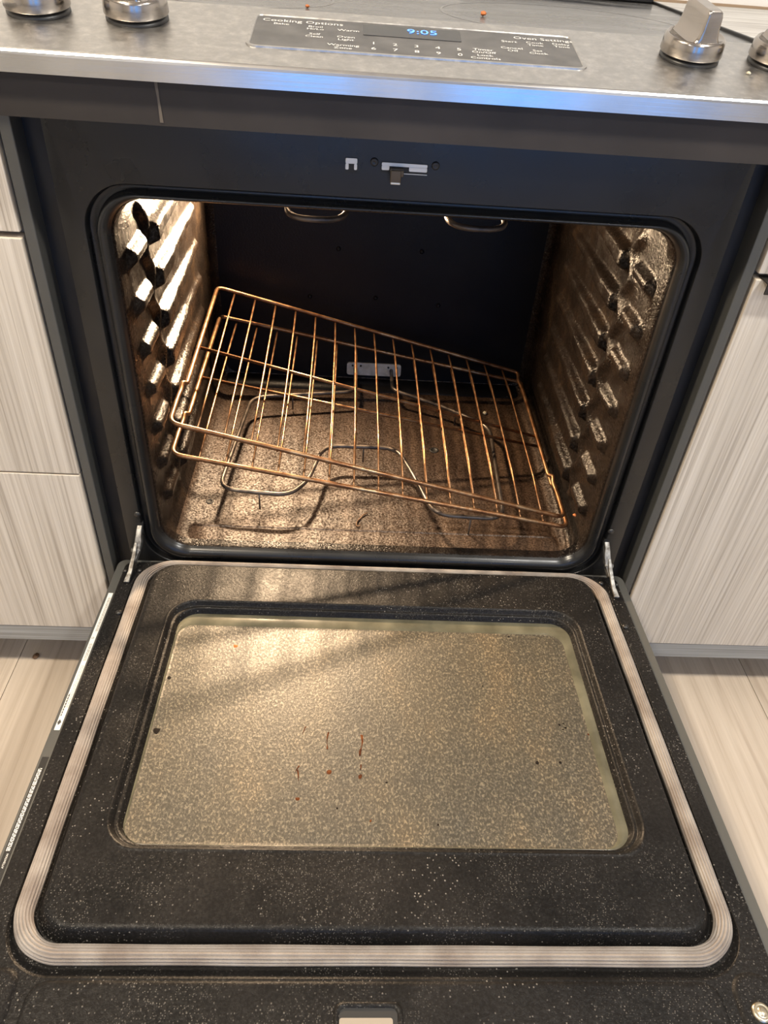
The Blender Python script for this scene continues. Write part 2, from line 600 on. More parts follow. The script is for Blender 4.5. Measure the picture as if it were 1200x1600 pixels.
for k, (lx, ly) in enumerate(CEILING_LAMPS):
    wh = ["near left", "near right", "far left", "far right"][k]
    lo = empty("ceiling_lamp", (lx, ly, 2.45), "round white recessed ceiling lamp, " + wh + " of the four", "lamp", "ceiling lamps")
    part("housing", lathe([(0.12, 0.0), (0.12, -0.012), (0.10, -0.018), (0.095, -0.006), (0.0945, 0.0)], (lx, ly, 2.45)), M["white_frame"], lo, smooth=True)
    part("diffuser", lathe([(0.094, -0.004), (0.094, -0.008), (0.0, -0.009)], (lx, ly, 2.45)), M["lamp_diffuser"], lo)

# ------------------------------------------------------------------ range
RG = empty("electric_range", (0, 0.28, 0), "black and stainless steel slide-in electric range with its oven door lowered open", "range")
ZD = 0.28

# front frame: flat plate, groove and rolled bead around the oven mouth


def floop(hw, zt, zb, r, y):
    return [(x, y, z) for (x, z) in rrect(-hw, hw, zb, zt, r, 14)]


frame_loops = [
    floop(0.357, 0.885, 0.225, 0.004, 0.045),
    floop(0.357, 0.885, 0.225, 0.004, 0.004),
    floop(0.3555, 0.884, 0.2265, 0.004, 0.0),
    floop(0.3335, 0.7940, 0.2615, 0.052, 0.0),
    floop(0.3322, 0.7928, 0.2630, 0.051, 0.0015),
    floop(0.3312, 0.7918, 0.2640, 0.050, 0.009),
    floop(0.3295, 0.7910, 0.2655, 0.049, 0.011),
    floop(0.3225, 0.7868, 0.2735, 0.047, 0.011),
    floop(0.3212, 0.7858, 0.2750, 0.046, 0.008),
    floop(0.3207, 0.7853, 0.2756, 0.046, 0.0),
    floop(0.3190, 0.7843, 0.2775, 0.045, -0.0035),
    floop(0.3160, 0.7830, 0.2808, 0.044, -0.0048),
    floop(0.3130, 0.7815, 0.2845, 0.043, -0.0042),
    floop(0.3100, 0.7798, 0.2885, 0.042, -0.0010),
    floop(0.3085, 0.7788, 0.2908, 0.041, 0.0030),
    floop(0.3078, 0.7782, 0.2918, 0.041, 0.0060),
    floop(0.3065, 0.7775, 0.2925, 0.040, 0.0065),
    floop(0.3055, 0.7770, 0.2930, 0.040, 0.0100),
    floop(0.3045, 0.7768, 0.2932, 0.040, 0.0200),
]
v, f = loft(frame_loops, flip=True)
fr = part("front_frame", (v, f), [M["black_enamel"], M["cavity_enamel"]], RG, smooth=True)
for p_ in fr.data.polygons:
    if p_.index >= len(frame_loops[0]) * (len(frame_loops) - 4):
        p_.material_index = 1
m_ = fr.modifiers.new("wn", 'WEIGHTED_NORMAL')

# side channels and trims left and right of the front frame
for s in (-1, 1):
    part("side_channel", box(*sorted((s * 0.357, s * 0.3855)), 0.030, 0.036, 0.06, 0.90), M["side_black"], RG)
    part("side_trim", join(box(*sorted((s * 0.3855, s * 0.398)), 0.002, 0.60, 0.06, 0.905)), M["side_trim_grey"], RG, bevel=0.0015)

# cavity: lofted tube, pressed ribs on both sides
LEVELS = [0.643 - 0.0565 * k for k in range(6)]


def bump_box(y, z, yc, hy, zc, hz, H, ramp):
    d = max(abs(y - yc) - hy, (abs(z - zc) - hz) * 1.0)
    return H * sstep(0.0, 1.0, -d / ramp + 0.0) if d < 0 else 0.0


def side_disp(y, z):
    h = 0.0
    for k, zc in enumerate([LEVELS[0] + 0.0565] + LEVELS):
        if abs(z - zc) < 0.03:
            g = 1 - sstep(0.13, 0.38, y)
            h = max(h, bump_box(y, z, 0.262, 0.142, zc, 0.0115 + 0.0055 * g, 0.0065 + 0.0080 * g, 0.0085))
            h = max(h, bump_box(y, z, 0.062, 0.034, zc + 0.002, 0.0130, 0.0105, 0.0095))
    # vertical pressed valley between the short front ribs and the long rear ribs
    if 0.31 < z < 0.76:
        w = 0.110 + 0.009 * math.sin((z - 0.643) / 0.0565 * 2 * math.pi)
        h -= 0.0075 * math.exp(-((y - w) / 0.011) ** 2) * sstep(0.31, 0.34, z) * (1 - sstep(0.73, 0.76, z))
    # slight dents in the pressed sheet
    h += 0.0008 * math.sin(y * 61 + z * 23) * math.sin(z * 47 - y * 19)
    return h


def cloop(hw, zt, zb, r, y, disp=True):
    L = []
    for (x, z) in rrect(-hw, hw, zb, zt, r, 10, 24, 150):
        if disp and abs(x) > hw - 1e-4:
            h = side_disp(y, z) * sstep(0.022, 0.036, y)
            x -= math.copysign(h, x)
        if z < zb + 1e-4:           # pressed step near the front edge and a shallow round emboss of the floor
            z += 0.0064 * (1 - sstep(0.052, 0.058, y))
            z += 0.0036 * math.exp(-((y - 0.0565) / 0.0026) ** 2) - 0.0022 * math.exp(-((y - 0.0505) / 0.0022) ** 2)
            rr = math.hypot(x * 0.80, (y - 0.290))
            z += 0.0014 * math.exp(-((rr - 0.207) / 0.0035) ** 2)
        L.append((x, y, z))
    return L


ys = [0.020, 0.024, 0.030, 0.036] + [0.040 + 0.0035 * k for k in range(128)]
ys = sorted([y for y in ys if y < 0.487 and not 0.045 < y < 0.065] + [0.0455 + 0.0013 * k for k in range(15)])
cl = []
for y in ys:
    t = sstep(0.020, 0.040, y)
    cl.append(cloop(0.3045 - 0.0010 * t, 0.7768 + 0.0112 * t, 0.2868, 0.040 - 0.010 * t, y))
cl.append(cloop(0.3005, 0.7865, 0.287, 0.030, 0.494, False))
cl.append(cloop(0.2965, 0.7825, 0.291, 0.028, 0.501, False))
cl.append(cloop(0.288, 0.774, 0.299, 0.024, 0.505, False))
v, f = loft(cl, flip=True)
cav = part("oven_cavity", (v, f), [M["cavity_enamel"], M["cavity_floor_enamel"]], RG, smooth=True)
for p_ in cav.data.polygons:
    c = p_.center
    if c.z < 0.2972 and abs(c.x) < 0.2955:
        p_.material_index = 1
bk = part("back_wall", ([(x, 0.505, z) for x, z in rrect(-0.289, 0.289, 0.298, 0.775, 0.024, 10)], [tuple(range(44))]), M["cavity_back_enamel"], cav,
          org=(0, 0.505, 0.5))
bk2 = part("back_ledge", extrude_x([(0.470, 0.2865), (0.478, 0.2945), (0.489, 0.2965), (0.5045, 0.299), (0.5045, 0.286)], -0.285, 0.285), M["cavity_back_enamel"], cav, bevel=0.002)
for (x, z) in [(-0.075, 0.553), (0.072, 0.556), (-0.005, 0.466), (0.112, 0.458), (-0.125, 0.462)]:
    part("stud", lathe([(0.0042, 0.0), (0.0040, 0.002), (0.0025, 0.0036), (0.0008, 0.0042)], (x, 0.505, z), 12, Matrix.Rotation(math.pi / 2, 3, 'X')), M["cavity_back_enamel"], cav, smooth=True)
# element terminal plate on the back wall
tp = part("terminal_plate", loft([[(x, y, z) for x, z in rrect(-0.053, 0.053, 0.3065, 0.3325, 0.005, 5)] for y in (0.5045, 0.5015)], cap1=True, flip=False), M["zinc_plate"], RG)
for (x, z) in [(-0.042, 0.327), (-0.026, 0.327), (0.028, 0.326), (0.044, 0.326)]:
    part("screw", lathe([(0.0022, 0), (0.002, 0.0012), (0.0008, 0.0016)], (x, 0.5015, z), 10, Matrix.Rotation(math.pi / 2, 3, 'X')), M["screw_black"], tp, smooth=True)

# bake element
def ez(y, x=0.0):
    return 0.322 + (0.44 - y) * 0.027 - 0.010 * sstep(0.04, 0.14, x)


bxy = [(-0.037, 0.409), (-0.124, 0.392), (-0.222, 0.372), (-0.2385, 0.092), (-0.132, 0.082), (-0.106, 0.122), (-0.086, 0.222), (0.036, 0.224), (0.062, 0.140), (0.086, 0.053),
       (0.193, 0.055), (0.198, 0.162), (0.2065, 0.322), (0.124, 0.386), (0.034, 0.423)]
bpts = [(-0.036, 0.503, 0.3200), (-0.036, 0.455, 0.3210)] + [(x, y, ez(y, x)) for x, y in bxy] + [(0.034, 0.455, 0.3210), (0.034, 0.503, 0.3200)]
be = part("bake_element", tube(fillet(bpts, 0.030, 7), 0.0034, 8), M["element_sheath"], RG, smooth=True)
for (x, y) in [(-0.1775, 0.0848), (-0.02, 0.2235), (0.142, 0.053), (-0.150, 0.3865), (0.150, 0.366)]:
    part("support_leg", tube([(x, y, ez(y, x) + 0.001), (x, y, max(0.2872, ez(y, x) - 0.031))], 0.0014, 6), M["element_sheath"], be, smooth=True)
for (x, y, r) in [(-0.2594, 0.1151, 0.0062), (0.1063, 0.2813, 0.0085)]:
    part("floor_bolt", lathe([(r, 0), (r * 0.95, 0.0008), (r * 0.6, 0.0012), (r * 0.55, 0.0004), (0.001, 0.0004)], (x, y, 0.2868), 16), M["slot_dark"], cav, smooth=True)
# broil element under the cavity ceiling
TZ = 0.760
hp = []
for s in (-1, 1):
    seq = [(0.03, 0.50, TZ), (0.03, 0.40, TZ), (0.24, 0.38, TZ), (0.24, 0.10, TZ), (0.185, 0.075, TZ), (0.17, 0.32, TZ), (0.125, 0.32, TZ), (0.128, 0.066, TZ - 0.013), (0.060, 0.066, TZ - 0.013), (0.055, 0.25, TZ), (0.0, 0.25, TZ)]
    seq = [(s * a, b, c) for a, b, c in seq]
    hp.append(seq if s < 0 else seq[::-1])
path = hp[0] + hp[1][1:]
te = part("broil_element", tube(fillet(path, 0.03, 6), 0.0036, 8), M["element_sheath"], RG, smooth=True)
for (x, y) in [(-0.24, 0.25), (0.24, 0.25), (0, 0.25)]:
    part("hanger", tube([(x, y, TZ), (x, y, 0.789)], 0.0015, 6), M["element_sheath"], te, smooth=True)
# oven lamp
lm = part("oven_lamp", lathe([(0.040, 0.0), (0.040, 0.006), (0.037, 0.0095), (0.0305, 0.0100), (0.0295, 0.0085), (0.0295, 0.0)], (LAMP[0], 0.505, LAMP[2]), 28, Matrix.Rotation(math.pi / 2, 3, 'X')), M["zinc_plate"], RG, smooth=True)
part("lens", lathe([(0.0294, 0.004), (0.0294, 0.0078), (0.016, 0.0092), (0.004, 0.0096)], (LAMP[0], 0.505, LAMP[2]), 24, Matrix.Rotation(math.pi / 2, 3, 'X')), M["bulb_glass"], lm, smooth=True)

# latch parts on the front frame above the mouth
def yz_plate(x0, x1, z0, z1, y0, y1, r=0.001):
    return loft([[(x, y, z) for x, z in rrect(x0, x1, z0, z1, r, 3)] for y in (y0, y1)], cap1=True)


sw = part("light_switch", join(yz_plate(-0.0607, -0.0490, 0.8262, 0.8313, 0.0, -0.0007), yz_plate(-0.0607, -0.0575, 0.8205, 0.8262, 0.0, -0.0007), yz_plate(-0.0520, -0.0490, 0.8205, 0.8262, 0.0, -0.0007)), M["slot_metal"], RG)
part("switch_slot", yz_plate(-0.0612, -0.0485, 0.8170, 0.8318, 0.0, -0.0004), M["slot_dark"], sw)
lk = part("latch_slot", yz_plate(-0.0250, 0.0225, 0.8195, 0.8300, 0.0, -0.0004), M["slot_dark"], RG)
part("slot_plate", join(yz_plate(-0.0242, 0.0218, 0.8262, 0.8294, -0.0003, -0.0008), yz_plate(0.0035, 0.0218, 0.8222, 0.8264, -0.0003, -0.0008), yz_plate(-0.0242, -0.0165, 0.8222, 0.8264, -0.0003, -0.0008),
                        yz_plate(-0.004, 0.0222, 0.8194, 0.8200, -0.0003, -0.0008)), M["slot_metal"], lk)
part("latch_lever", join(box(-0.0155, -0.002, -0.0100, 0.004, 0.8185, 0.8250), box(-0.0155, -0.0045, -0.0115, -0.008, 0.8120, 0.8250)), M["lock_lever_metal"], lk, bevel=0.0012)
part("lever_tip", box(-0.0148, -0.0050, -0.0124, -0.0098, 0.8118, 0.8140), M["slot_metal"], lk, bevel=0.0006)
RX = Matrix.Rotation(math.pi / 2, 3, 'X')
for (x, z) in [(-0.0318, 0.8291), (0.0300, 0.8291)]:
    part("frame_screw", lathe([(0.0042, 0), (0.0040, 0.0012), (0.0028, 0.0022), (0.0012, 0.0014), (0.0005, 0.0013)], (x, 0, z), 16, RX), M["screw_black"], RG, smooth=True)
for s in (-1, 1):
    part("frame_screw", lathe([(0.0050, 0), (0.0048, 0.0015), (0.003, 0.003), (0.0008, 0.0034)], (s * 0.335, 0, 0.3535), 16, RX), M["screw_black"], RG, smooth=True)

# control panel
PT = math.radians(10.0)
P0 = Vector((0, -0.057, 0.9165))
PX = Vector((1, 0, 0))
PY = Vector((0, math.cos(PT), math.sin(PT)))
PN = Vector((0, -math.sin(PT), math.cos(PT)))


def onp(x, y, h=0.0):
    """panel coordinates: x across, y = world Y on the sloped face, h above it"""
    d = (y - P0.y) / math.cos(PT)
    return P0 + PX * x + PY * d + PN * h


rear = onp(0, 0.090)
prof = [(-0.0600, 0.8982), (-0.0600, 0.9120), (-0.0594, 0.9140), (-0.0582, 0.9155), (P0.y, P0.z), (rear.y, rear.z), (0.0915, 0.940), (0.0915, 0.925), (-0.052, 0.8985)]
cp = part("control_panel", extrude_x(prof[::-1], -0.389, 0.389), [M["panel_steel"], M["brushed_steel"]], RG)
for p_ in cp.data.polygons:
    if p_.normal.y < -0.6:
        p_.material_index = 1
fa = part("fascia", extrude_x([(-0.0500, 0.8612), (-0.0500, 0.8990), (0.03, 0.905), (0.03, 0.8612)][::-1], -0.388, 0.388), M["fascia_enamel"], RG)
part("reflection_streak", ([(-0.2305, -0.0505, 0.8975), (-0.2275, -0.0505, 0.8975), (-0.2272, -0.0508, 0.884), (-0.2258, -0.0508, 0.864), (-0.2290, -0.0508, 0.864), (-0.2292, -0.0508, 0.884)], [(0, 1, 2, 5), (5, 2, 3, 4)]), M["tan_reflection"], fa)  # thin tan sliver painted in for an edge reflected by the fascia

# display window with its raised steel border, letters and clock


def pslab(x0, x1, y0, y1, h0, h1, r=0.003, nc=4):
    return loft([[onp(x, y, h) for x, y in rrect(x0, x1, y0, y1, r, nc)] for h in (h0, h1)], cap1=True)


def pring(x0, x1, y0, y1, w, h, r, sl=0.0):
    def L(d, hh, rr):
        return [onp(x, y, hh) for x, y in rrect(x0 + d, x1 - d, y0 + d, y1 - d, rr, 6)]
    return loft([L(0, -0.001, r), L(0.0006, h, r), L(w * 0.8, h, r * 0.7), L(w, h * 0.2, r * 0.6)], flip=False)


dsp = part("display", pslab(-0.1500, 0.1560, -0.0150, 0.0650, -0.001, 0.0006, 0.006), M["display_glass"], RG)
part("display_border", pring(-0.1545, 0.1605, -0.0180, 0.0705, 0.0045, 0.0012, 0.010), M["panel_steel"], dsp, smooth=False)
part("clock_window", pslab(-0.048, 0.046, 0.031, 0.060, 0.0005, 0.0010, 0.001), M["display_window"], dsp)


def text_mesh(txt, size, extrude=0.0):
    cu = bpy.data.curves.new("txt", 'FONT')
    cu.body = txt
    cu.size = size
    cu.align_x = 'CENTER'
    cu.align_y = 'CENTER'
    cu.resolution_u = 2
    o = bpy.data.objects.new("txt", cu)
    COL.objects.link(o)
    dg = bpy.context.evaluated_depsgraph_get()
    me = bpy.data.meshes.new_from_object(o.evaluated_get(dg))
    bpy.data.objects.remove(o)
    bpy.data.curves.remove(cu)
    return [v.co.copy() for v in me.vertices], [tuple(p.vertices) for p in me.polygons]


def panel_text(name, txt, x, y, size, mat, h=0.0009, stretch=1.0, **kw):
    v, f = text_mesh(txt, size)
    V = []
    for c in v:
        q = onp(x, y, h)
        V.append(q + PX * (c.x * stretch) + PY * c.y)
    return part(name, (V, f), mat, dsp, **kw)


WP = M["white_print"]
for (t, x, y, s) in [("Cooking Options", -0.1060, 0.0535, 0.0088), ("Bake", -0.1260, 0.0445, 0.0062), ("Broil\nHi/Lo", -0.0935, 0.0400, 0.0058), ("Self\nClean", -0.0935, 0.0205, 0.0058),
                     ("Warm", -0.0620, 0.0390, 0.0064), ("Oven\nLight", -0.0640, 0.0180, 0.0062), ("Warming\nZone", -0.0660, -0.0035, 0.0062),
                     ("1", -0.0380, 0.0105, 0.0080), ("2", -0.0180, 0.0105, 0.0080), ("3", 0.0020, 0.0105, 0.0080), ("4", 0.0220, 0.0105, 0.0080), ("5", 0.0420, 0.0105, 0.0080),
                     ("6", -0.0380, -0.0030, 0.0080), ("7", -0.0180, -0.0030, 0.0080), ("8", 0.0020, -0.0030, 0.0080), ("9", 0.0220, -0.0030, 0.0080), ("0", 0.0420, -0.0030, 0.0080),
                     ("Timer\nOn/Off", 0.0650, 0.0105, 0.0062), ("Lock\nControls", 0.0655, -0.0040, 0.0062), ("Start", 0.0930, 0.0410, 0.0064), ("Cancel\nOff", 0.0935, 0.0205, 0.0062),
                     ("Oven Settings", 0.1280, 0.0530, 0.0084), ("Cook\nTime", 0.1180, 0.0390, 0.0060), ("Delay\nTime", 0.1440, 0.0400, 0.0060), ("Set\nClock", 0.1180, 0.0180, 0.0060)]:
    panel_text("lettering", t, x, y, s * 1.12, WP, stretch=1.12)
panel_text("clock_digits", "9:05", 0.009, 0.0475, 0.017, M["clock_digits"], 0.0014, 1.05, label="glowing blue clock digits")

# knobs


def knob(x, ang):
    y = 0.0345
    c = onp(x, y)
    B = Matrix((PX, PY, PN)).transposed() @ Matrix.Rotation(ang, 3, 'Z')
    k = part("knob", lathe([(0.0240, 0.0045), (0.0290, 0.0050), (0.0296, 0.0062), (0.0288, 0.0175), (0.0272, 0.0202), (0.0262, 0.0204), (0.0255, 0.0192), (0.012, 0.0188)], c, 48, B), M["knob_steel"], RG, smooth=True, org=c)
    part("knob_base", lathe([(0.0285, 0.0), (0.0285, 0.0020), (0.0235, 0.0046), (0.010, 0.0048)], c, 40, B), M["black_plastic"], k, smooth=True, org=c)
    loops = []
    for (hl, hw, z, r) in [(0.0252, 0.0165, 0.0188, 0.006), (0.0250, 0.0135, 0.0200, 0.005), (0.0246, 0.0108, 0.0235, 0.004), (0.0240, 0.0090, 0.0300, 0.003), (0.0232, 0.0080, 0.0400, 0.0022), (0.0222, 0.0072, 0.0440, 0.002), (0.0205, 0.0058, 0.0455, 0.002)]:
        loops.append([c + B @ Vector((a, b, z)) for a, b in rrect(-hw, hw, -hl, hl, r, 4)])
    part("grip", loft(loops, cap1=True), M["knob_steel"], k, smooth=False, org=c, bevel=0.0007)
    return k


for (x, a) in [(-0.3490, 0.05), (-0.2590, -0.05), (0.2690, 0.16), (0.3575, 0.1)]:
    knob(x, a)

# cooktop
ck = part("cooktop", box(-0.3885, 0.3885, 0.0920, 0.590, 0.905, 0.9355), M["cooktop_glass"], RG, bevel=0.002)
for s in (-1, 1):
    part("cooktop_edge", box(*sorted((s * 0.3885, s * 0.3925)), 0.0930, 0.590, 0.925, 0.9385), M["black_plastic"], ck, bevel=0.001)
part("rear_vent", box(0.10, 0.3885, 0.545, 0.590, 0.9358, 0.9480), M["black_plastic"], ck, bevel=0.003)


def ring(cx, cy, r, w, z):
    n = 96
    V, F = [], []
    for k in range(n):
        a = 2 * math.pi * k / n
        for rr in (r, r + w):
            V.append((cx + rr * math.cos(a), cy + rr * math.sin(a), z))
    for k in range(n):
        j = (k + 1) % n
        F.append((2 * k, 2 * k + 1, 2 * j + 1, 2 * j))
    return V, F


part("burner_ring", ring(0.190, 0.255, 0.145, 0.003, 0.93565), M["burner_mark"], ck)
part("burner_ring", ring(-0.190, 0.255, 0.105, 0.003, 0.93565), M["burner_mark"], ck)
# side panels and lower drawer of the range
for s in (-1, 1):
    part("side_panel", box(*sorted((s * 0.372, s * 0.384)), 0.046, 0.60, 0.03, 0.898), M["side_black"], RG)
part("storage_drawer", box(-0.372, 0.372, 0.002, 0.02, 0.055, 0.215), M["black_enamel"], RG, bevel=0.004)

# ------------------------------------------------------------------ oven door (a part of the range, hinged open)
TH = -math.atan(0.0507)


def dloop(hw, y0, y1, r, z, nc=12):
    """loop in door space: y0 = front end (negative), y1 = hinge end"""
    return [(x, y, z) for x, y in rrect(-hw, hw, y0, y1, r, nc)]


liner_loops = [
    dloop(0.3557, -0.648, -0.020, 0.010, -0.012),
    dloop(0.3557, -0.648, -0.020, 0.010, -0.0012),
    dloop(0.3547, -0.647, -0.021, 0.010, 0.0),
    dloop(0.3372, -0.5615, -0.0175, 0.050, 0.0),
    dloop(0.3366, -0.5600, -0.0165, 0.050, -0.0004),
    dloop(0.3352, -0.5535, -0.0140, 0.048, -0.0050),
    dloop(0.3340, -0.5515, -0.0135, 0.048, -0.0056),
    dloop(0.3160, -0.5325, -0.0280, 0.034, -0.0056),
    dloop(0.3135, -0.5310, -0.0300, 0.033, -0.0030),
    dloop(0.3085, -0.5275, -0.0340, 0.031, 0.0085),
    dloop(0.3068, -0.5262, -0.0355, 0.030, 0.0110),
    dloop(0.3045, -0.5242, -0.0375, 0.029, 0.0123),
    dloop(0.3010, -0.5210, -0.0405, 0.028, 0.0128),
    dloop(0.2760, -0.4560, -0.1040, 0.036, 0.0120),
    dloop(0.2735, -0.4535, -0.1060, 0.035, 0.0132),
    dloop(0.2715, -0.4515, -0.1080, 0.034, 0.0132),
    dloop(0.2695, -0.4497, -0.1098, 0.033, 0.0110),
    dloop(0.2675, -0.4478, -0.1115, 0.032, 0.0070),
    dloop(0.2660, -0.4466, -0.1130, 0.031, 0.0064),
    dloop(0.2640, -0.4450, -0.1150, 0.030, 0.0068),
    dloop(0.2625, -0.4438, -0.1165, 0.029, 0.0050),
    dloop(0.2605, -0.4420, -0.1185, 0.027, 0.0005),
    dloop(0.2595, -0.4410, -0.1195, 0.026, -0.0010),
]
v, f = loft(liner_loops)
me = mesh_from("oven_door", v, f, True)
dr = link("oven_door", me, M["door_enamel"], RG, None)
dr.location = Vector((0, 0, ZD)) - Vector((0, 0.28, 0))
dr.rotation_euler = (TH, 0, 0)
mm = dr.modifiers.new("wn", 'WEIGHTED_NORMAL')


def dpart(name, vf, mat, smooth=False, **kw):
    return part(name, vf, mat, dr, smooth=smooth, local=True, **kw)


# outer skin, visible as a strip along both long sides
dpart("outer_panel", loft([dloop(0.3660, -0.660, -0.014, 0.012, -0.048), dloop(0.3685, -0.662, -0.012, 0.012, -0.044), dloop(0.3685, -0.662, -0.012, 0.012, -0.0045), dloop(0.3675, -0.661, -0.013, 0.011, -0.0032),
                           dloop(0.3568, -0.6495, -0.0185, 0.010, -0.0032), dloop(0.3566, -0.6493, -0.0187, 0.010, -0.0200)], cap0=True), M["side_trim_grey"], smooth=False)
# window: greasy glass with a pale bevelled rim
def wloop(x0, x1, y0, y1, r, z):
    return [(x, y, z) for x, y in rrect(x0, x1, y0, y1, r, 12)]


dpart("window_rim", loft([wloop(-0.2597, 0.2597, -0.4412, -0.1193, 0.026, -0.0010), wloop(-0.2588, 0.2560, -0.4406, -0.1225, 0.025, -0.0004), wloop(-0.2580, 0.2510, -0.4400, -0.1365, 0.022, -0.0006), wloop(-0.2572, 0.2475, -0.4395, -0.1400, 0.020, -0.0016)]), M["window_rim_glass"], smooth=True)
dpart("window_glass", loft([wloop(-0.2573, 0.2477, -0.4396, -0.1398, 0.020, -0.0016), wloop(-0.2550, 0.2450, -0.4370, -0.1425, 0.018, -0.0019)], cap1=True), M["window_film"], smooth=False)

# gasket: braided cord with lengthwise ridges
GN = 14


def gasket():
    prof = []
    hw, ht = 0.0088, 0.0088
    nr = 8
    for i in range(nr * 6 + 1):
        a = math.pi * i / (nr * 6)
        rr = 1.0 - 0.20 * (1 - abs(math.sin(a * nr))) ** 2.2
        prof.append((hw * math.cos(a) * rr, -0.0040 + ht * 1.05 * math.sin(a) ** 0.75 * rr if 0 < i < nr * 6 else -0.0040))
    prof += [(-hw * 0.9, -0.0055), (hw * 0.9, -0.0055)]
    path = rrect(-0.3262, 0.3262, -0.5415, -0.0215, 0.042, 16, 30, 30)
    n = len(path)
    V, F = [], []
    k = len(prof)
    for i in range(n):
        p, q = path[i - 1], path[(i + 1) % n]
        t = Vector((q[0] - p[0], q[1] - p[1])).normalized()
        nx, ny = t.y, -t.x
        # the gasket is pressed flatter along the hinge side
        sq = 1.0 - 0.35 * sstep(-0.06, -0.02, path[i][1])
        wob = 1.0 + 0.03 * math.sin(i * 0.7)
        for (a, b) in prof:
            V.append((path[i][0] + nx * a * sq * wob, path[i][1] + ny * a * sq * wob, b if b < 0 else b * (0.7 + 0.3 * sq)))
    for i in range(n):
        j = (i + 1) % n
        for l in range(k):
            o = (l + 1) % k
            F.append((i * k + l, j * k + l, j * k + o, i * k + o))
    return V, F


dpart("gasket", gasket(), M["gasket_braid"], smooth=True)

# door screws and rivets
for (x, y, r) in [(-0.3400, -0.1230, 0.0046), (0.3412, -0.1220, 0.0046), (-0.3520, -0.0410, 0.0036), (-0.3325, -0.0395, 0.0034), (0.3300, -0.0350, 0.0036), (0.3520, -0.0370, 0.0036)]:
    dpart("screw", lathe([(r, 0.0), (r * 0.95, 0.0016), (r * 0.6, 0.0030), (r * 0.15, 0.0034)], (x, y, 0.0), 14), M["screw_black"], smooth=True)
dpart("corner_screw", lathe([(0.0086, 0.0), (0.0085, 0.0036), (0.0074, 0.0052), (0.0056, 0.0056), (0.0044, 0.0048), (0.0040, 0.0062), (0.001, 0.0066)], (0.3270, -0.5880, 0.0), 24), M["screw_brass"], smooth=True, label="brass coloured corner screw")

# pressed shapes along the front end of the liner


def pad(x0, x1, y0, y1, r, h, w=0.004):
    def L(d, z):
        return [(x, y, z) for x, y in rrect(x0 + d, x1 - d, y0 + d, y1 - d, max(0.002, r - d), 8)]
    return loft([L(-w, -0.0006), L(-w * 0.4, h * 0.55), L(0, h), L(w * 0.7, h)], cap1=True)


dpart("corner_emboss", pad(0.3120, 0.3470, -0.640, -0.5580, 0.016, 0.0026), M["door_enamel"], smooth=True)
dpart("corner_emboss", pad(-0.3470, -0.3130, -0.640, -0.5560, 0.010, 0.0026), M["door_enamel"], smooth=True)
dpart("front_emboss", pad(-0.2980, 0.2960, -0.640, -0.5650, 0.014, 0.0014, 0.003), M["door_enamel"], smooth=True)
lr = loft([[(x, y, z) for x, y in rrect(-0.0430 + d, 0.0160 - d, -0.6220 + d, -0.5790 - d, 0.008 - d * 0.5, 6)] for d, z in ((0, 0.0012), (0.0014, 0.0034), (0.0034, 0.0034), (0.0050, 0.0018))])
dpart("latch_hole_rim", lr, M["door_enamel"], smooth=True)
dpart("latch_hole", loft([[(x, y, z) for x, y in rrect(-0.0382, 0.0112, -0.6175, -0.5835, 0.004, 4)] for z in (0.0012, 0.0018)], cap1=True), M["slot_dark"])
dpart("latch_hole_plate", loft([[(x, y, z) for x, y in rrect(-0.0378, 0.0070, -0.6170, -0.5915, 0.002, 3)] for z in (0.0016, 0.0023)], cap1=True), M["latch_plate"])

# service label strip and printed strip on the left outer edge
dpart("white_label", box(-0.3646, -0.3584, -0.3070, -0.0830, -0.0034, -0.0028), M["label_white"], label="white printed service label")
rng = random.Random(3)


def dash_rows(y0, y1, xs, w, lo, hi, gap):
    vf = []
    for x in xs:
        y = y0
        while y < y1:
            L = rng.uniform(lo, hi)
            vf.append(([(x - w / 2, y, -0.0026), (x + w / 2, y, -0.0026), (x + w / 2, min(y1, y + L), -0.0026), (x - w / 2, min(y1, y + L), -0.0026)], [(0, 1, 2, 3)]))
            y += L + gap
    return join(*vf)


for (a, b, xs) in [(-0.276, -0.212, (-0.3622, -0.3606, -0.3594)), (-0.205, -0.176, (-0.3622, -0.3610, -0.3598)), (-0.155, -0.092, (-0.3618, -0.3607, -0.3596))]:
    dpart("label_print", dash_rows(a, b, xs, 0.00055, 0.002, 0.006, 0.0009), M["label_grey_ink"])
dpart("label_heading", dash_rows(-0.2880, -0.2560, (-0.3630,), 0.0013, 0.0022, 0.004, 0.0008), M["label_ink"])
dpart("label_symbol", ([(-0.3622 + a, -0.2965 + b, -0.0026) for a, b in ((-0.0019, 0), (0, -0.0042), (0.0024, 0), (0, 0.0042))], [(0, 1, 2, 3)]), M["label_ink"])
dpart("label_symbol", ring(-0.3618, -0.1665, 0.0010, 0.0005, -0.0026), M["label_ink"])
dpart("black_label", box(-0.3655, -0.3584, -0.5200, -0.3420, -0.0034, -0.0028), M["black_plastic"], label="black label strip with white print")
dpart("label_print", dash_rows(-0.4480, -0.3560, (-0.3638, -0.3624, -0.3611), 0.0007, 0.0022, 0.006, 0.0009), M["white_print"])
tv, tf = text_mesh("ATTENTION", 0.0026)
dpart("label_heading", ([(-0.3612 - c.y, -0.4580 + c.x, -0.0026) for c in tv], tf), M["white_print"])

# baked-on drips and specks on the door glass


def blob(x, y, rx, ry, h=0.0006, seed=0):
    g = random.Random(seed)
    n = 10
    V = [(x, y, -0.0018 + h)]
    for k in range(n):
        a = 2 * math.pi * k / n
        q = g.uniform(0.75, 1.2)
        V.append((x + rx * q * math.cos(a), y + ry * q * math.sin(a), -0.0021))
    return V, [(0, 1 + k, 1 + (k + 1) % n) for k in range(n)]


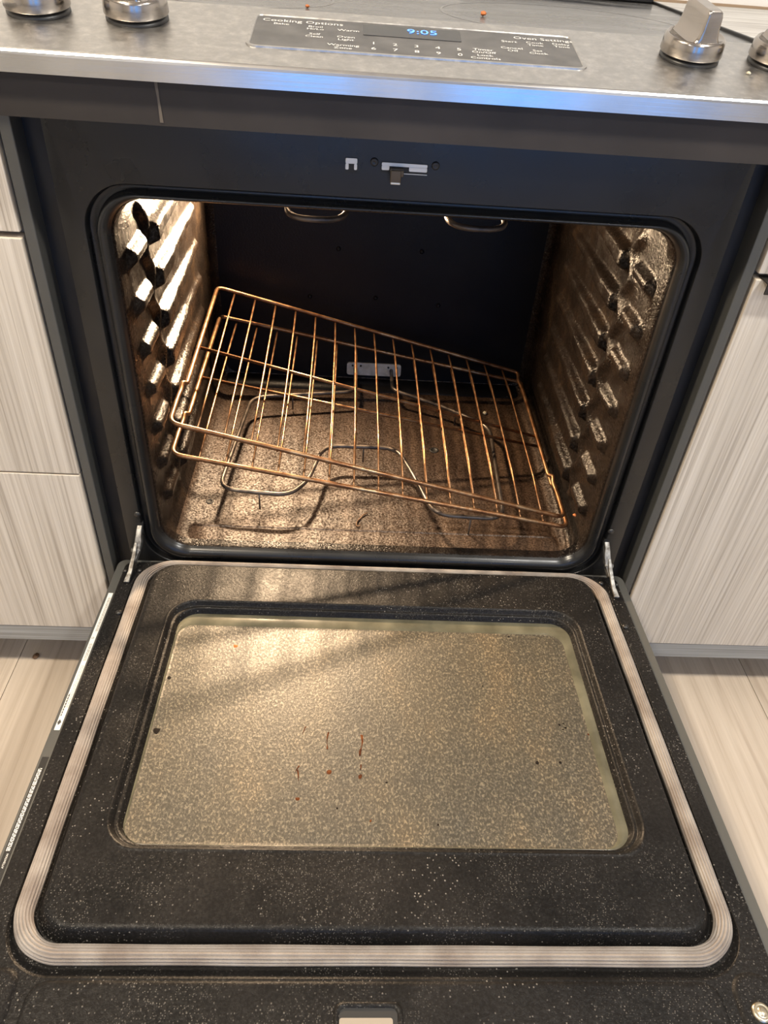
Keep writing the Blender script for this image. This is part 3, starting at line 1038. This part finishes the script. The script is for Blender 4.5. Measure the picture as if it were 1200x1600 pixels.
def streak(pts, w):
    V, F = [], []
    for i, (x, y) in enumerate(pts):
        ww = w * (0.6 + 0.4 * math.sin(1 + i * 2.1))
        V += [(x - ww, y, -0.0019), (x, y, -0.0019 + 0.0005), (x + ww, y, -0.0019)]
    for i in range(len(pts) - 1):
        a = i * 3
        F += [(a, a + 1, a + 4, a + 3), (a + 1, a + 2, a + 5, a + 4)]
    return V, F


for i, (pts, w) in enumerate([([(-0.0840, -0.296), (-0.0856, -0.301), (-0.0868, -0.307)], 0.0009), ([(-0.0575, -0.303), (-0.0588, -0.311), (-0.0585, -0.319), (-0.0580, -0.326)], 0.0011),
                              ([(-0.0195, -0.306), (-0.0185, -0.315), (-0.0195, -0.322), (-0.0212, -0.328), (-0.0215, -0.334)], 0.0016),
                              ([(-0.0200, -0.345), (-0.0206, -0.352)], 0.0008), ([(-0.0880, -0.348), (-0.0900, -0.352), (-0.0915, -0.356)], 0.0011), ([(-0.0893, -0.353), (-0.0880, -0.360), (-0.0874, -0.367)], 0.0010)]):
    dpart("burnt_drip", streak(pts, w), M["burnt_drip"])
for i, (x, y, rx, ry, mt) in enumerate([(-0.0551, -0.3552, 0.0036, 0.0042, "burnt_drip"), (-0.0209, -0.3602, 0.0030, 0.0040, "burnt_drip"), (-0.0870, -0.3880, 0.0028, 0.0030, "burnt_drip"),
                                        (-0.1807, -0.1747, 0.0046, 0.0034, "rust_spot"), (0.1786, -0.3382, 0.0030, 0.0034, "burnt_black"), (0.2050, -0.3377, 0.0022, 0.0022, "burnt_black"), (0.0075, -0.3667, 0.0018, 0.0014, "burnt_black"),
                                        (0.2150, -0.2860, 0.0020, 0.0024, "burnt_black"), (0.2215, -0.2900, 0.0022, 0.0020, "burnt_black"), (0.2200, -0.2840, 0.0016, 0.0014, "burnt_black"), (0.2180, -0.2925, 0.0018, 0.0014, "burnt_black"),
                                        (0.2470, -0.2990, 0.0022, 0.0024, "burnt_drip"), (0.2500, -0.3080, 0.0018, 0.0026, "burnt_black"), (0.1764, -0.1450, 0.0026, 0.0018, "burnt_black"), (0.060, -0.415, 0.0016, 0.0014, "burnt_black"),
                                        (-0.045, -0.398, 0.0014, 0.0016, "burnt_black"), (0.130, -0.230, 0.0012, 0.0012, "burnt_black"), (-0.010, -0.412, 0.0012, 0.0022, "burnt_drip")]):
    dpart("burnt_spot", blob(x, y, rx, ry, seed=i), M[mt])

for i, (x, y, rx, ry) in enumerate([(-0.2515, -0.3060, 0.0055, 0.0062), (-0.2530, -0.2290, 0.0036, 0.0040)]):
    dpart("grease_smudge", blob(x, y, rx, ry, 0.0004, seed=40 + i), M["burnt_black"])

# hinge arms (from the frame slots down into the door)


def flatbar(pts, w, t, wdir=(1, 0, 0)):
    loops = []
    wd = Vector(wdir)
    for i, (p, ww) in enumerate(zip(pts, w)):
        p = Vector(p)
        a = Vector(pts[max(0, i - 1)])
        b = Vector(pts[min(len(pts) - 1, i + 1)])
        tg = (b - a).normalized()
        nn = tg.cross(wd).normalized()
        loops.append([p - wd * ww / 2 - nn * t / 2, p + wd * ww / 2 - nn * t / 2, p + wd * ww / 2 + nn * t / 2, p - wd * ww / 2 + nn * t / 2])
    return loft(loops, cap0=True, cap1=True)


for s in (-1, 1):
    x = s * 0.3345
    hg = part("hinge", flatbar([(x, 0.010, 0.332), (x + s * 0.0005, -0.004, 0.326), (x + s * 0.001, -0.014, 0.314), (x + s * 0.003, -0.022, 0.303), (x + s * 0.006, -0.034, 0.294)], (0.007, 0.0075, 0.0095, 0.0085, 0.006), 0.010), M["hinge_steel"], RG, bevel=0.0012)
    part("hinge_slot", yz_plate(min(x - 0.0045, x + 0.0045), max(x - 0.0045, x + 0.0045), 0.318, 0.338, 0.0, -0.0004, 0.001), M["slot_dark"], hg)
    part("hinge_link", flatbar([(x + s * 0.0035, -0.018, 0.316), (x + s * 0.005, -0.032, 0.304), (x + s * 0.008, -0.050, 0.290), (x + s * 0.010, -0.066, 0.2855)], (0.004, 0.0055, 0.006, 0.0075), 0.004), M["hinge_steel"], hg, bevel=0.0008)
    part("pivot", lathe([(0.0035, -0.006), (0.0035, 0.006), (0.001, 0.0065)], (x + s * 0.004, -0.022, 0.306), 12, Matrix.Rotation(math.pi / 2, 3, 'Y')), M["hinge_steel"], hg, smooth=True)

# ------------------------------------------------------------------ oven racks


def rot(a, b, c):
    return (Matrix.Rotation(c, 4, 'Z') @ Matrix.Rotation(b, 4, 'Y') @ Matrix.Rotation(a, 4, 'X'))


RWd, RDp = 0.5872, 0.4131


def rack(loc, ang, label):
    hw, hd = RWd / 2, RDp / 2
    root = empty("oven_rack", loc, label, "oven rack", "wire racks in the oven")
    root.rotation_euler = rot(*ang).to_euler()
    i = 0.006
    pts = [(-hw + i, hd, 0), (hw - i, hd, 0), (hw - i, hd - 0.016, -0.001), (hw - i - 0.004, hd - 0.030, 0), (hw - i, hd - 0.06, 0), (hw - i, -hd + 0.100, 0), (hw, -hd + 0.096, 0.003), (hw - 0.001, -hd + 0.082, -0.001), (hw, -hd + 0.06, 0), (hw, -hd, 0),
           (-hw, -hd, 0), (-hw, -hd + 0.06, 0), (-hw + 0.001, -hd + 0.082, -0.001), (-hw, -hd + 0.096, 0.003), (-hw + i, -hd + 0.100, 0)]
    part("frame", tube(fillet(pts, 0.014, 5, True), 0.0033, 8, closed=True), M["rack_wire"], root, smooth=True, local=True)
    part("cross_bar", tube([(-hw + i, 0, -0.002), (hw - i, 0, -0.002)], 0.0026, 8), M["rack_wire"], root, smooth=True, local=True)
    rm = mesh_from("rod", *tube([(0, -hd, -0.0040), (0, -hd * 0.6, 0.0018), (0, hd * 0.6, 0.0018), (0, hd, -0.0040)], 0.0016, 6), True)
    rm.materials.append(M["rack_wire"])
    for k in range(15):
        o = bpy.data.objects.new("rod", rm)
        COL.objects.link(o)
        o.parent = root
        o.location = (-hw + RWd / 16 * (k + 1), 0, 0)
    return root


rack((-0.0027, 0.2546, 0.4125), (0.0383, 0.2533, 0.0189), "upper of two tilted rusty wire oven racks, its left side raised higher")
rack((0.0003, 0.2496, 0.3795), (0.0274, 0.1875, 0.0070), "lower rusty wire oven rack lying just under the upper tilted one")

# ------------------------------------------------------------------ cabinets and counters


def slab_front(name, x0, x1, z0, z1, parent, y0=0.0, y1=0.019):
    o = part(name, box(x0, x1, y0, y1, z0, z1), [M["cabinet_laminate"], M["cabinet_edge"]], parent, bevel=0.0012)
    for p_ in o.data.polygons:
        if abs(p_.normal.y) < 0.5:
            p_.material_index = 1
    return o


CLX, CRX = -0.4015, 0.4020
lc = empty("drawer_cabinet", (-0.80, 0.30, 0), "pale wood-grain drawer cabinet left of the range with three stacked fronts", "cabinet")
part("carcass", box(-1.20, CLX, 0.021, 0.60, 0.10, 0.898), M["cabinet_carcass"], lc)
part("toe_kick", box(-1.20, CLX, 0.075, 0.09, 0.0, 0.10), M["cabinet_carcass"], lc)
slab_front("drawer_front", -1.20, CLX, 0.7375, 0.888, lc)
slab_front("drawer_front", -1.20, CLX, 0.4190, 0.7310, lc)
slab_front("drawer_front", -1.20, CLX, 0.1140, 0.4165, lc)
part("bottom_trim", box(-1.20, CLX - 0.001, 0.001, 0.020, 0.0800, 0.1130), M["cabinet_trim_grey"], lc, bevel=0.001)
rc = empty("door_cabinet", (0.80, 0.30, 0), "pale wood-grain cabinet right of the range with a tall door", "cabinet")
part("carcass", box(CRX, 1.20, 0.021, 0.60, 0.10, 0.898), M["cabinet_carcass"], rc)
part("toe_kick", box(CRX, 1.20, 0.075, 0.09, 0.0, 0.10), M["cabinet_carcass"], rc)
slab_front("drawer_front", CRX, 1.20, 0.7375, 0.888, rc)
d1 = slab_front("cabinet_door", CRX, 1.20, 0.1140, 0.7310, rc)
part("tab_pull", join(box(0.4085, 0.520, -0.0140, 0.010, 0.7312, 0.7330), box(0.4085, 0.520, -0.0155, -0.0135, 0.7200, 0.7330)), M["tab_pull_metal"], d1, bevel=0.0006, label="dark metal tab pull on the door's top edge")
part("bottom_trim", box(CRX + 0.001, 1.20, 0.001, 0.020, 0.0800, 0.1130), M["cabinet_trim_grey"], rc, bevel=0.001)
part("countertop", box(0.3945, 1.22, -0.025, 0.611, 0.899, 0.9345), M["counter_laminate"], org=(0.8, 0.3, 0.9), bevel=0.002, label="grey streaked countertop to the right of the cooktop", cat="countertop")
part("countertop", box(-1.22, -0.3945, -0.025, 0.611, 0.899, 0.9345), M["counter_laminate"], org=(-0.8, 0.3, 0.9), bevel=0.002, label="grey streaked countertop to the left of the cooktop", cat="countertop")

# ------------------------------------------------------------------ crumbs


def crumb(loc, r, mat, label, seed):
    g = random.Random(seed)
    V, F = [], []
    n, k = 8, 4
    for i in range(k + 1):
        t = math.pi * i / k
        for j in range(n):
            a = 2 * math.pi * j / n
            q = r * g.uniform(0.7, 1.15)
            V.append(Vector(loc) + Vector((q * math.sin(t) * math.cos(a), q * 1.2 * math.sin(t) * math.sin(a), r * 0.6 + q * 0.6 * math.cos(t))))
    for i in range(k):
        for j in range(n):
            l = (j + 1) % n
            F.append((i * n + j, (i + 1) * n + j, (i + 1) * n + l, i * n + l))
    part("crumb", (V, F), M[mat], org=loc, smooth=True, label=label, cat="crumb", group="crumbs lying about")


crumb((0.0898, 0.2229, 0.9357), 0.0045, "crumb_orange", "bright orange crumb on the cooktop behind the display", 1)
crumb((-0.1097, 0.1784, 0.9357), 0.0028, "crumb_orange", "small orange crumb on the cooktop above the display's left half", 2)
crumb(tuple(onp(0.3180, 0.002, 0.0)), 0.0022, "crumb_pale", "pale yellow crumb on the steel panel beside the right knobs", 3)
crumb((-0.5630, 0.0300, 0.0), 0.0055, "crumb_brown", "brown crumb on the floor below the left cabinet", 4)
crumb((0.4760, 0.0450, 0.0), 0.0040, "crumb_pale", "pale crumb on the floor below the right cabinet", 5)
crumb((0.2130, 0.4100, 0.2865), 0.0045, "crumb_pale", "pale flake on the oven floor under the right side of the racks", 6)
crumb((0.2930, 0.0420, 0.345), 0.0030, "crumb_orange", "orange crumb stuck low on the right oven wall", 7)

cpts = [(-0.0230, 0.0690, 0.2885), (-0.0265, 0.0655, 0.2885), (-0.0295, 0.0685, 0.2888), (-0.0280, 0.0780, 0.2890), (-0.0235, 0.0840, 0.2892), (-0.0180, 0.0950, 0.2890), (-0.0120, 0.0985, 0.2888)]
part("crumb", tube(fillet(cpts, 0.004, 4), 0.0011, 6), M["crumb_brown"], org=(-0.022, 0.08, 0.2872), smooth=True, label="curled burnt strand on the oven floor near its front edge", cat="crumb", group="crumbs lying about")
